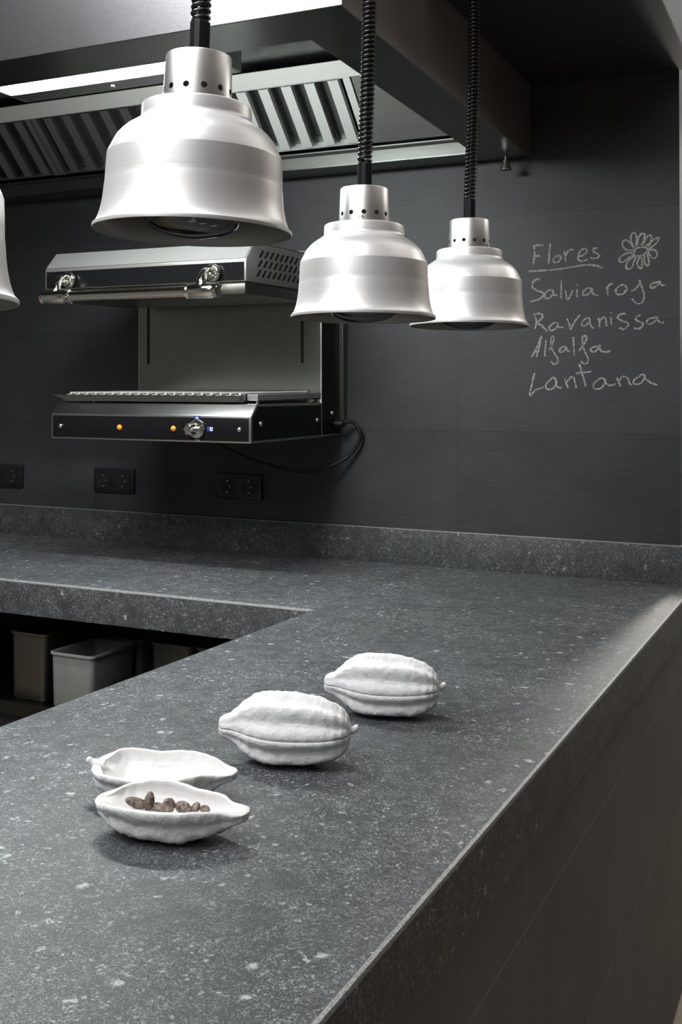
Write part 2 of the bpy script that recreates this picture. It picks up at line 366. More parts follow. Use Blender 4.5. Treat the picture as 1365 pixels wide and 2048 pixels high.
M = {}
M['stone'] = stone_mat('fossil_stone')
M['edge'] = edge_mat()
M['stone_side'] = stone_mat('fossil_stone_shaded_side', .35)  # same stone darkened: shade of the upright faces put into the colour
M['tile'] = tile_mat('charcoal_wall_tile', (0, 2), (-1.147, 1.2822), (.5955, .2842), srgb(42, 42, 45), srgb(70, 70, 74), srgb(40, 40, 43), .46)
M['panel'] = tile_mat('charcoal_front_panel', (1, 2), (-.8505, .7174), (.594, .279), srgb(80, 80, 80), srgb(110, 109, 108), srgb(150, 147, 141), .5, .0009)
M['black_paint'] = plain('black_bulkhead_paint', srgb(32, 31, 31), .6, grain=.15, gscale=40)
M['white_wall'] = plain('white_wall_paint', (.78, .77, .75), .7, grain=.02, gscale=60)
M['dim_wall'] = plain('dim_wall_paint', (.09, .088, .085), .7, grain=.04, gscale=40)
M['grey_wall'] = plain('grey_wall_paint', (.20, .20, .20), .7, grain=.04, gscale=40)
M['floor'] = plain('warm_grey_floor', srgb(146, 132, 118), .5, grain=.12, gscale=160)
M['hood'] = brushed('hood_satin_steel', (.31, .315, .33), .31, 0, 600, .10, speck=.35)
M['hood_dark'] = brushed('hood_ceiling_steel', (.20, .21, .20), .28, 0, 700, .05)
M['hood_in'] = brushed('hood_inner_steel', (.46, .475, .46), .34, 0, 700, .05)
M['hood_side'] = brushed('hood_side_steel', (.34, .31, .295), .42, 1, 600, .08, speck=.2, metal=.6)
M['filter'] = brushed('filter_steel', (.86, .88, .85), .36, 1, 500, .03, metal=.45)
M['filter_shaded'] = brushed('filter_steel_shaded', (.36, .37, .36), .34, 1, 500, .03, metal=.92)  # darker copy of the filter steel, dim reflections painted into its colour
M['hood_gutter'] = brushed('gutter_steel', (.16, .165, .155), .46, 0, 500, .04)
M['steel_base'] = brushed('salamander_base_steel', (.56, .56, .55), .30, 0, 800, .04)
M['steel_lit'] = brushed('salamander_top_steel_lit', (.84, .84, .83), .34, 0, 600, .04, metal=.78)  # lighter copy of the steel, bright hood reflection painted into the head top
M['steel'] = brushed('salamander_steel', (.70, .69, .67), .31, 0, 800, .04, metal=.82)
M['steel_back'] = brushed('salamander_back_steel', (.27, .275, .25), .34, 0, 500, .06)
M['black_enamel'] = plain('black_enamel', (.007, .007, .008), .25, grain=.2, gscale=500, spec=.22)
M['black_plastic'] = plain('black_plastic', (.010, .010, .011), .30, grain=.1)
M['black_matte'] = plain('black_rubber', (.008, .008, .008), .55, grain=.1)
M['chrome'] = plain('chrome', (.80, .79, .74), .07, 1.0, grain=.02)
M['rod'] = plain('rack_rod_steel', (.88, .87, .84), .25, .5, grain=.03)
M['screw'] = plain('screw_steel', (.75, .75, .74), .25, 1.0, grain=.05)
M['amber'] = plain('amber_lens', (.75, .28, .02), .25, grain=.15, gscale=800, emit=((1, .38, .03), .12))
M['blue'] = plain('blue_marking', (.015, .03, .22), .4, grain=.1)
M['white_mark'] = plain('white_marking', (.75, .78, .85), .5, grain=.05)
M['spun'] = spun('spun_aluminium', (.90, .89, .885), .36)
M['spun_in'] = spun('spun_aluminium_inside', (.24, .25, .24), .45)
M['neck'] = neck_mat()
M['bulb'] = glass_mat('bulb_glass', (.72, .74, .73))
M['bulb_core'] = plain('bulb_reflector', (.35, .35, .34), .2, 1.0, grain=.1)
M['cord'] = plain('cord_rubber', (.014, .014, .015), .12, grain=.1)
M['sleeve'] = plain('sleeve_plastic', (.012, .012, .015), .18, grain=.1)
M['light'] = plain('diffuser', (.9, .9, .9), .5, grain=.01, emit=((.93, 1.0, .97), 46.0))
M['biscuit'] = porcelain('biscuit_porcelain', (.81, .81, .81), .62, .8)
M['glaze'] = porcelain('glazed_porcelain', (.79, .785, .775), .10, 0)
M['bean'] = bean_mat()
M['chalk'] = chalk_mat()
M['pan'] = plain('frosted_polycarbonate', (.19, .20, .19), .35, grain=.06, gscale=30)
M['shelf'] = brushed('shelf_steel', (.06, .06, .058), .30, 0, 400, .05)
M['dark_steel'] = brushed('bin_steel', (.13, .13, .112), .45, 0, 300, .05)
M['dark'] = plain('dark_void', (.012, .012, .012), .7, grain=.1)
M['brass'] = plain('dull_tap_metal', (.42, .41, .38), .35, 1.0, grain=.1)

# ------------------------------------------------------------------ setting
struct(MB().box(-3.2, 3.2, -5.6, 2.2, -.06, 0).build('floor', M['floor']), 'warm grey floor beside the pass')
struct(MB().box(-3.2, XW, 0, .14, 0, 2.8).build('wall_back', M['tile']), 'charcoal large-format tiled kitchen wall')
struct(MB().box(-3.2, 3.2, 2.1, 2.2, 0, 2.8).build('wall_far', M['white_wall']), 'white wall of the room beyond')
struct(MB().box(-3.3, -3.2, -5.6, 2.2, 0, 2.8).build('wall_left', M['grey_wall']))
struct(MB().box(3.2, 3.3, -5.6, 2.2, 0, 2.8).build('wall_right', M['dim_wall']))
struct(MB().box(-3.3, 3.3, -5.7, -5.6, 0, 2.8).build('wall_front', M['grey_wall']))
struct(MB().box(-3.3, 3.3, -5.7, 2.2, 2.8, 2.9).build('ceiling', M['white_wall']), 'white ceiling beyond the black bulkhead')
struct(MB().box(XH+.003, .0515, -.80, -.0, ZS, 2.7995).build('ceiling_bulkhead', M['black_paint'], bevel=.002), 'black bulkhead above the end of the pass')

# ------------------------------------------------------------------ worktops
def slab(name, x0, x1, y0, y1, label, pick):
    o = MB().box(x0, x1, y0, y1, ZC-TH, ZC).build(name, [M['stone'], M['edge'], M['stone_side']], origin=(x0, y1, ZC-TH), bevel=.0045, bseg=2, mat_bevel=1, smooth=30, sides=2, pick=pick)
    return tag(o, label, 'worktop')
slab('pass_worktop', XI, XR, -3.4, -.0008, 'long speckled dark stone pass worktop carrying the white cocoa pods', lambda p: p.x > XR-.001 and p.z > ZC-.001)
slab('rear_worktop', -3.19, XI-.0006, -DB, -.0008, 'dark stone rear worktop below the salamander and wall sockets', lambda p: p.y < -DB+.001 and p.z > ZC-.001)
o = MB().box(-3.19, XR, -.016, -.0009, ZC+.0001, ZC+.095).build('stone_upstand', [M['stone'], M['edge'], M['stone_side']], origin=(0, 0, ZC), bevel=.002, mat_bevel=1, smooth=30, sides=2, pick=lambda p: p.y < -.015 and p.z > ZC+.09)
tag(o, 'low speckled stone upstand running along the foot of the tiled wall', 'upstand')
t = thing('pass_cabinet', 'charcoal panelled base under the outer side of the stone pass', 'cabinet', (-.28, -1.7, 0))
MB().box(XR-.035, XR-.022, -3.38, -.004, .012, ZC-TH).build('front_panel', M['panel'], t, origin=(0, 0, 0)).location = (.28, 1.7, 0)
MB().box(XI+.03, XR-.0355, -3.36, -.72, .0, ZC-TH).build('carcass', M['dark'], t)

# cabinet below the rear worktop: open shelf space
t = thing('undercounter_cabinet', 'dark open steel shelf cabinet under the rear worktop', 'cabinet', (-1.9, -.36, 0))
MB().box(-3.15, XI+.02, -.70, -.03, .598, .628).build('shelf', M['shelf'], t, bevel=.002)
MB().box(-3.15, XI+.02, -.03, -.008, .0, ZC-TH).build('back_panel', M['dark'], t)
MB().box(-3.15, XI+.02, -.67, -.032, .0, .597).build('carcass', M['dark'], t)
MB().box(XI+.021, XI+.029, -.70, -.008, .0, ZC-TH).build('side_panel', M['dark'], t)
def pan(x0, x1, y0, y1, z0, z1, label, name='storage_container', mt='pan', grp='grey open containers on the undercounter shelf'):
    t = thing(name, label, 'container', ((x0+x1)/2, (y0+y1)/2, z0), grp)
    b = MB(); th = .0025; r = .014
    def ring(inset, z, rr):
        pts = []
        for cx, cy, a0 in ((x1-inset-rr, y1-inset-rr, 0), (x0+inset+rr, y1-inset-rr, 90), (x0+inset+rr, y0+inset+rr, 180), (x1-inset-rr, y0+inset+rr, 270)):
            for k in range(6):
                a = math.radians(a0+90*k/5); pts.append((cx+rr*math.cos(a), cy+rr*math.sin(a), z))
        return pts
    rings = [ring(.007, z0, r), ring(.006, z0+.004, r), ring(.002, z1-.006, r), ring(.002+th, z1-.006, r), ring(.008+th, z0+.006, r), ]
    # outer wall, then over the rim to the inner wall
    outer = [ring(.008, z0+.0005, r), ring(.006, z0+.005, r), ring(.0025, z1-.003, r), ring(.0025+th, z1-.003, r), ring(.0085+th, z0+.005, r)]
    n = 24
    b.add([p for rg in outer for p in rg], [(i*n+k, i*n+(k+1) % n, (i+1)*n+(k+1) % n, (i+1)*n+k) for i in range(4) for k in range(n)] + [tuple(range(n))[::-1], tuple(range(4*n, 5*n))])
    b.build('body', M[mt], t, smooth=40)
    b = MB(); rr = [ring(.0035, z1-.005, r), ring(-.002, z1-.005, r+.004), ring(-.002, z1, r+.004), ring(.0035, z1, r)]
    b.add([p for rg in rr for p in rg], [(i*n+k, i*n+(k+1) % n, ((i+1) % 4)*n+(k+1) % n, ((i+1) % 4)*n+k) for i in range(4) for k in range(n)])
    b.build('rim', M[mt], t, smooth=40)
pan(-1.326, -1.199, -.700, -.522, .6285, .7575, 'grey open container nearest the front of the undercounter shelf')
pan(-1.318, -1.203, -.505, -.33, .6285, .7575, 'grey container directly behind the front one on the undercounter shelf')
pan(-1.178, -1.056, -.503, -.33, .6285, .7575, 'grey container right of the front one, cut by the pass edge')
pan(-1.046, -.925, -.503, -.33, .6285, .7575, 'mostly hidden grey container at the right end of the undercounter row')

pan(-1.462, -1.350, -.683, -.45, .6285, .79, 'dull steel bin left of the grey containers on the undercounter shelf', 'steel_bin', 'dark_steel', None)

# ------------------------------------------------------------------ wall sockets
def socket(xr, label):
    x0, x1, z0, z1 = xr-.1525, xr, 1.0695, 1.1435
    t = thing('double_socket', label, 'wall socket', ((x0+x1)/2, 0, (z0+z1)/2), 'black double sockets above the rear worktop')
    MB().box(x0, x1, -.0095, -.0004, z0, z1).build('frame', M['black_plastic'], t, bevel=.0022, smooth=35)
    for k in range(2):
        cx = x0+.0405+k*.0715; cz = (z0+z1)/2
        b = MB(); b.box(cx-.0275, cx+.0275, -.0112, -.0096, cz-.0275, cz+.0275)
        s = b.build('insert', M['black_plastic'], t, bevel=.0008)
        b = MB(); b.lathe([(.0205, -.0113), (.0222, -.0119), (.0222, -.0125), (.0205, -.0128), (.0188, -.0122), (.0188, -.0114)], (cx, 0, cz), 32, 'y'); b.lathe([(.0187, -.01135), (.0001, -.01135)], (cx, 0, cz), 32, 'y')
        b.build('recess_ring', M['black_matte'], s, origin=t.location, smooth=40)
        b = MB()
        for sg in (-1, 1): b.box(cx-.0028, cx+.0028, -.0134, -.0114, cz+sg*.0165-.0012, cz+sg*.0165+.0012)
        b.lathe([(.0018, -.0128), (.0018, -.0114)], (cx+.0085, 0, cz), 10, 'y', close_bot=True)
        b.build('earth_clip', M['screw'], s, origin=t.location)
socket(-2.030, 'black double socket cut off by the left edge of the picture')
socket(-1.591, 'black double socket on the wall below the left end of the salamander')
socket(-1.1445, 'black double socket in shadow below the knob of the salamander')

# ------------------------------------------------------------------ chalk writing on the wall
def chalk(key, label, cat, w=.0027, faint=None):
    b = MB(); lift = .0004
    for st in CHALK[key]:
        pts = [Vector((x/1e4, z/1e4)) for x, z in st]
        pts = spline([(p.x, p.y, 0) for p in pts], 7)
        n = len(pts); L = []; R_ = []
        for i, p in enumerate(pts):
            tg = pts[min(i+1, n-1)]-pts[max(i-1, 0)]
            if tg.length < 1e-7: tg = Vector((1, 0, 0))
            tg.normalize(); nr = Vector((-tg.y, tg.x, 0))
            ww = w*(.82+.36*noise.noise(Vector((p.x*60, p.y*60, 3.1))))
            if i in (0, n-1): ww *= .6
            yy = .0001 if i in (0, n-1) else -lift
            L.append((p.x+nr.x*ww, yy, p.y+nr.y*ww)); R_.append((p.x-nr.x*ww, yy, p.y-nr.y*ww))
        b.add(L+R_, [(i, i+1, n+i+1, n+i) for i in range(n-1)])
        lift += .00003
    cx = sum(v[0] for v in b.v)/len(b.v); cz = sum(v[2] for v in b.v)/len(b.v)
    o = b.build(key, M['chalk'], origin=(cx, 0, cz), recalc=False)
    return tag(o, label, cat, 'white chalk marks on the tiled wall')
for key, nm, label, cat in (
    ('flores', 'chalk_heading', 'chalk heading Flores with an underline on the dark wall', 'chalk writing'),
    ('flower', 'chalk_flower', 'chalk drawing of a flower beside the heading', 'chalk drawing'),
    ('salvia', 'chalk_word', 'chalk line Salvia rosa directly under the underlined heading', 'chalk writing'),
    ('ravanissa', 'chalk_word', 'chalk word Ravanissa between Salvia rosa and Alfalfa', 'chalk writing'),
    ('alfalfa', 'chalk_word', 'chalk word Alfalfa between Ravanissa and Lantana', 'chalk writing'),
    ('lantana', 'chalk_word', 'chalk word Lantana at the bottom of the list', 'chalk writing')):
    o = chalk(key, label, cat); o.name = nm

# ------------------------------------------------------------------ extractor hood
t = thing('extractor_hood', 'large stainless extractor hood with baffle filters and a light strip on the wall', 'extractor hood', (-1.35, -.6, ZH))
XL = -2.75
MB().box(XL, XH, -DH, -DH+.003, ZH+.0, 2.795).build('front_panel', M['hood'], t, bevel=.001)
MB().box(XH-.003, XH, -DH+.0031, -.002, ZH+.0, 2.795).build('side_panel', M['hood_side'], t)
b = MB()
yF, xR, yB = -1.041, -.4765, -.105
b.prism([(XL, -DH+.003), (XH-.003, -DH+.003), (xR, yF), (XL, yF)], 2, ZH, ZH+.003)
b.prism([(XH-.003, -DH+.003), (XH-.003, -.002), (xR, yB), (xR, yF)], 2, ZH, ZH+.003)
b.prism([(XL, -.002), (XL, yB), (xR, yB), (XH-.003, -.002)], 2, ZH, ZH+.003)
b.build('bottom_flange', M['hood_dark'], t)
b = MB()
b.box(XL, xR, yF-.002, yF, ZH+.003, ZH+.16); b.box(xR, xR+.002, yF, yB, ZH+.003, ZH+.20)
b.build('flange_lip', M['hood_in'], t)
MB().box(XL, xR+.04, -1.038, -.24, 2.236, 2.239).build('inner_ceiling', M['hood_dark'], t)
# rear gutter below the filters
b = MB(); b.box(XL, xR, yB, yB+.003, ZH+.003, ZH+.040); b.box(XL, xR, yB-.030, yB-.0005, ZH+.034, ZH+.0372)
b.build('grease_gutter', M['hood_gutter'], t)
# filters stand in a plane that rises from the gutter towards the front
fy0, fz0, fy1, fz1 = -.128, 2.046, -.272, 2.187
ax = Vector((0, fy1-fy0, fz1-fz0)); FL = ax.length; ax.normalize()
nrm = Vector((0, -ax.z, ax.y))               # faces down and to the room
if nrm.z > 0: nrm = -nrm
def fbox(b, x0, x1, s0, s1, d0, d1):
    """box in the filter plane: s along the slope, d in depth behind the face"""
    def q(x, s, d): return Vector((x, fy0, fz0)) + ax*s - nrm*d
    b.add([q(x0,s0,d0), q(x1,s0,d0), q(x1,s1,d0), q(x0,s1,d0), q(x0,s0,d1), q(x1,s0,d1), q(x1,s1,d1), q(x0,s1,d1)],
          [(0,3,2,1),(4,5,6,7),(0,1,5,4),(1,2,6,5),(2,3,7,6),(3,0,4,7)])
b = MB(); fbox(b, XL, xR, FL+.0005, FL+.048, -.004, -.001); b.build('filter_rail', M['filter'], t)
b = MB(); fbox(b, -.752, xR, 0, FL, .0, .002); b.build('filler_panel', M['hood_in'], t)
for k in range(4):
    x1 = -.757-.523*k; x0 = x1-.520
    b = MB()
    fbox(b, x0, x0+.020, .0, FL, 0, .030); fbox(b, x1-.020, x1, .0, FL, 0, .030)
    fbox(b, x0+.020, x1-.020, 0, .006, .004, .030); fbox(b, x0+.020, x1-.020, FL-.006, FL, .004, .030)
    b.mat(2); fbox(b, x0+.02, x1-.02, 0, FL, .031, .0315); b.mat(0)  # black sheet paints the darkness in the gaps between baffles
    n = 7; pitch = (x1-x0-.04)/n
    for i in range(n):
        c = x1-.020-pitch*(i+.5)+.006
        # front channel: face and two folded flanks
        b.mat(0); fbox(b, c-.0155, c+.0135, .0065, FL-.0065, .0, .0012)
        fbox(b, c-.0155, c-.0143, .0065, FL-.0065, .0013, .016); fbox(b, c+.0123, c+.0135, .0065, FL-.0065, .0013, .016)
        # rear channel turned the other way
        b.mat(1); 
        if i < n-1:
            c2 = c-pitch*.5
            fbox(b, c2-.0150, c2+.0150, .0065, FL-.0065, .026, .0272)
            fbox(b, c2+.0138, c2+.0150, .0065, FL-.0065, .010, .0259)
            fbox(b, c2-.0150, c2-.0138, .0065, FL-.0065, .010, .0259)
    b.build('baffle_filter', [M['filter'], M['hood_dark'], M['black_matte']] if k == 0 else [M['filter_shaded'], M['hood_dark'], M['black_matte']], t)
# light fitting just inside the front of the opening
b = MB(); lx0, lx1 = -1.235, -.700
b.box(lx0, lx1, -1.0385, -1.0355, ZH+.004, ZH+.12); b.box(lx0, lx1, -.969, -.9165, ZH+.004, ZH+.010)
b.box(lx0, lx1, -.9195, -.9165, ZH+.0105, ZH+.020)
b.box(lx0-.006, lx0-.0005, -1.0385, -.9165, ZH+.004, ZH+.10); b.box(lx1+.0005, lx1+.006, -1.0385, -.9165, ZH+.004, ZH+.10)
b.box(lx0, lx1, -1.0352, -.9300, ZH+.100, ZH+.12)
lf = b.build('light_fitting', M['hood_in'], t, bevel=.001)
sub(MB().box(lx0+.001, lx1-.001, -1.0352, -.9695, ZH+.010, ZH+.098).build('diffuser', M['light'], lf, origin=t.location), 'bright white light strip')
b = MB(); b.lathe([(.0001, ZH-.002), (.006, ZH-.001), (.0075, ZH+.0035)], (-.980, -.948, 0), 16); b.build('screw', M['screw'], lf, origin=t.location, smooth=40)
b = MB(); tx, ty = -.405, -.060
b.lathe([(.004, ZH-.0005), (.004, ZH-.012), (.0075, ZH-.014), (.0085, ZH-.019), (.0085, ZH-.024), (.0145, ZH-.036), (.0148, ZH-.040), (.0001, ZH-.040)], (tx, ty, 0), 20)
sub(b.build('drain_tap', M['brass'], t, smooth=40), 'small dull metal drain tap')

# ------------------------------------------------------------------ salamander grill
t = thing('salamander_grill', 'wall-mounted black and steel salamander grill with chrome handle', 'grill', (-1.19, 0, 1.5))
SX0, SX1 = -1.488, -.890
prof = [(-.5225, 1.268), (-.5225, 1.333), (-.494, 1.362), (-.1425, 1.358), (-.1425, 1.264)]
b = MB(); b.prism(prof, 0, SX0, SX1); base = b.build('base_housing', M['steel_base'], t, bevel=.003, smooth=35)
b = MB(); b.box(SX0+.006, SX1-.006, -.5240, -.5222, 1.2725, 1.3285); sub(b.build('front_panel', M['black_enamel'], t, bevel=.003, smooth=35), 'black control panel')
b = MB(); b.prism([(-.5165, 1.2745), (-.5165, 1.3300), (-.4910, 1.3555), (-.1470, 1.3505), (-.1470, 1.2705)], 0, SX1-.0005, SX1+.0012)
sub(b.build('side_panel', M['black_enamel'], t), 'black side panel')
for x in (-1.456, -.921):
    b = MB(); b.lathe([(.0001, -.5290), (.004, -.5282), (.0062, -.5258), (.0064, -.5238)], (x, 0, 1.3012), 16, 'y'); b.build('screw', M['screw'], t, smooth=50)
for y, z in ((-.4778, 1.3138), (-.1723, 1.3118), (-.0807, 1.3275)):
    b = MB(); b.lathe([(.0064, SX1+.001), (.0062, SX1+.003), (.004, SX1+.005), (.0001, SX1+.0058)], (0, y, z), 16, 'x'); b.build('screw', M['screw'], t, smooth=50)
for x in (-1.2692, -1.1078):
    b = MB(); b.lathe([(.0001, -.5305), (.0045, -.5295), (.0068, -.5262), (.0072, -.5238)], (x, 0, 1.3005), 18, 'y'); sub(b.build('indicator_light', M['amber'], t, smooth=50), 'round amber indicator light')
# control knob: chrome disc with a lobed grip
kx, kz = -1.0386, 1.3012
b = MB(); b.lathe([(.0225, -.5240), (.0235, -.5262), (.0232, -.5315), (.0205, -.5352), (.0165, -.5360), (.0150, -.5385), (.0001, -.5390)], (kx, 0, kz), 40, 'y')
kn = b.build('control_knob', M['chrome'], t, smooth=40)
b = MB(); seg = 48; rows = []
for s_, y in ((.92, -.5385), (1.0, -.5420), (1.0, -.5600), (.95, -.5640), (.80, -.5665), (.0, -.5670)):
    rows.append([(kx+(.0136+.0020*math.cos(6*2*PI*k/seg))*s_*math.cos(2*PI*k/seg), y, kz+(.0136+.0020*math.cos(6*2*PI*k/seg))*s_*math.sin(2*PI*k/seg)) for k in range(seg)])
b.add([p for r in rows for p in r], [(i*seg+k, i*seg+(k+1) % seg, (i+1)*seg+(k+1) % seg, (i+1)*seg+k) for i in range(len(rows)-1) for k in range(seg)])
b.build('grip', M['chrome'], kn, origin=t.location, smooth=50)
def mark(name, x0, z0, z1, w, glyph):
    b = MB(); b.box(x0, x0+w, -.52435, -.5241, z0, z1); mk = b.build(name, M['blue'], t)
    b = MB()
    for gx0, gx1, gz0, gz1 in glyph: b.box(x0+gx0*w, x0+gx1*w, -.5246, -.5244, z0+gz0*(z1-z0), z0+gz1*(z1-z0))
    b.build('glyph', M['white_mark'], mk, origin=t.location)
mark('blue_mark', kx-.010, 1.3248, 1.3325, .018, [(.28, .42, .2, .75), (.58, .72, .2, .75), (.35, .65, .1, .2)])
mark('blue_mark', kx+.027, 1.2960, 1.3070, .017, [(.50, .70, .45, .85), (.78, .98, .45, .85), (.52, .97, .05, .3)])
mark('blue_mark', kx-.008, 1.2705, 1.2780, .016, [(.0, 1., .0, .55), (.45, .55, .6, .9)])
# rear column with the guide slots and the wall plate
b = MB(); b.box(SX0, SX1, -.142, -.032, 1.266, 1.745); col = b.build('rear_column', M['steel'], t, bevel=.002, smooth=35)
b = MB(); b.box(SX0+.004, SX1-.004, -.1432, -.1421, 1.366, 1.742); sub(b.build('back_panel', M['steel_back'], t), 'streaked steel back panel')
for x in (-1.4512, -.9479):
    b = MB(); b.box(x-.0045, x+.0045, -.1437, -.1433, 1.4635, 1.741); sub(b.build('guide_slot', M['black_matte'], t, bevel=.0015), 'black vertical slot')
b = MB(); b.box(SX1-.0005, SX1+.0012, -.139, -.036, 1.270, 1.742); sub(b.build('column_side_panel', M['black_enamel'], t), 'black column side')
b = MB(); b.box(SX0-.004, SX1+.012, -.0315, -.0006, 1.305, 1.785); b.build('wall_plate', M['steel_back'], t, bevel=.001)
# grill rack: drip tray, side rails, rods
b = MB()
b.prism([(-1.484, 1.376), (-1.452, 1.3655), (-.945, 1.3655), (-.9165, 1.3815), (-1.50, 1.3815)], 1, -.5005, -.4985)
b.box(-1.470, -.925, -.4985, -.150, 1.3655, 1.3675)
b.box(-.9265, -.9245, -.4985, -.150, 1.3676, 1.3815); b.box(-1.4705, -1.4685, -.4985, -.150, 1.3676, 1.3815)
tr = b.build('drip_tray', M['steel_back'], t)
b = MB(); 
for i in range(20): b.tube([(-1.4377+.0267*i, -.506, 1.3858), (-1.4377+.0267*i, -.150, 1.3858)], .0031, 8)
b.tube([(-1.462, -.490, 1.3822), (-.925, -.490, 1.3822)], .0010, 8); b.tube([(-1.462, -.17, 1.3848), (-.925, -.17, 1.3848)], .0022, 8)
sub(b.build('rack_rods', M['rod'], t, smooth=60), 'row of bright rack rods')
b = MB(); b.box(-.922, -.893, -.485, -.146, 1.3695, 1.384); b.build('tray_rail', M['steel'], t, bevel=.001)
for x, y, z1 in ((-.9025, -.47, 1.3694), (-.9025, -.20, 1.3694), (-1.3975, -.46, 1.3654), (-1.3975, -.20, 1.3654)):
    MB().box(x-.0025, x+.0025, y-.002, y+.002, 1.3570, z1).build('rack_support', M['screw'], t)
# upper heating head
HX0, HX1 = -1.494, -.893
prof = [(-.540, 1.653), (-.540, 1.706), (-.500, 1.748), (-.1445, 1.750), (-.1445, 1.653)]
b = MB(); b.prism(prof, 0, HX0, HX1); b.build('heating_head', M['steel'], t, bevel=.003, smooth=35)
b = MB(); b.prism([(-.5392, 1.7082), (-.4998, 1.7496), (-.148, 1.7516), (-.148, 1.7521), (-.5000, 1.7503), (-.5398, 1.7086)], 0, HX0+.003, HX1-.003); b.build('head_top_lit_face', M['steel_lit'], t)
b = MB(); b.box(HX0+.005, HX1-.005, -.5415, -.5397, 1.6555, 1.6995); sub(b.build('head_front_panel', M['black_enamel'], t, bevel=.002), 'black front of the head')
b = MB(); b.box(-1.478, -.901, -.531, -.200, 1.6235, 1.6529); b.build('burner_box', M['steel_back'], t, bevel=.004, smooth=35)
b = MB()
for r in range(3):
    for k in range(10):
        y0 = -.492+k*.0262+r*.006; z0 = 1.668+r*.0235; sl = .017
        b.add([(HX1+.0006, y0, z0), (HX1+.0006, y0+.0095, z0), (HX1+.0006, y0+.0095+sl, z0+.018), (HX1+.0006, y0+sl, z0+.018)], [(0, 1, 2, 3)])
sub(b.build('vent_slots', M['black_matte'], t, recalc=False), 'slanted black vent slots')
# chrome towel-rail handle on two elbow brackets
hb = MB(); hb.tube([(-1.43, -.592, 1.6285), (-.965, -.592, 1.6285)], .0128, 24); hb = hb.build('handle_bar', M['chrome'], t, smooth=60)
for x0, x1, bx in ((-1.458, -1.368, -1.410), (-1.025, -.9335, -.9785)):
    b = MB(); s1 = x0-.0
    b.lathe([(.0001, x0), (.012, x0), (.0182, x0+.003), (.0182, x0+.008), (.0166, x0+.011), (.0188, x0+.016), (.0194, (x0+x1)/2), (.0188, x1-.016), (.0166, x1-.011), (.0182, x1-.008), (.0182, x1-.003), (.0129, x1), (.0001, x1)], (0, -.592, 1.6285), 28, 'x')
    pts = spline([(bx-.004, -.592, 1.638), (bx-.006, -.590, 1.652), (bx-.009, -.580, 1.666), (bx-.012, -.566, 1.676), (bx-.012, -.552, 1.678)], 8)
    n = len(pts); b.tube(pts, [lerp(.0150, .0098, min(1, i/(n*.5))) for i in range(n)], 18)
    b.lathe([(.0132+.0078*math.cos(q*PI/8), -.5500+.0078*math.sin(q*PI/8)) for q in range(17)], (bx, 0, 1.675), 32, 'y')
    b.lathe([(.0001, -.5475), (.0062, -.5475), (.0066, -.5440)], (bx, 0, 1.675), 6, 'y')
    b.build('handle_bracket', M['chrome'], t, smooth=60)
# power lead hanging below
b = MB(); b.tube(spline([(-1.12, -.34, 1.262), (-1.05, -.24, 1.205), (-.95, -.12, 1.168), (-.875, -.045, 1.195), (-.835, -.03, 1.240), (-.828, -.03, 1.275), (-.845, -.035, 1.300), (-.868, -.05, 1.302), (-.8885, -.06, 1.298)], 10), .0052, 10)
b.lathe([(.009, SX1+.0012), (.009, SX1+.012), (.006, SX1+.026)], (0, -.06, 1.298), 14, 'x')
b.build('power_lead', M['black_matte'], t, smooth=60)
t.rotation_euler = (.03, 0, 0)
t.location.y = .0

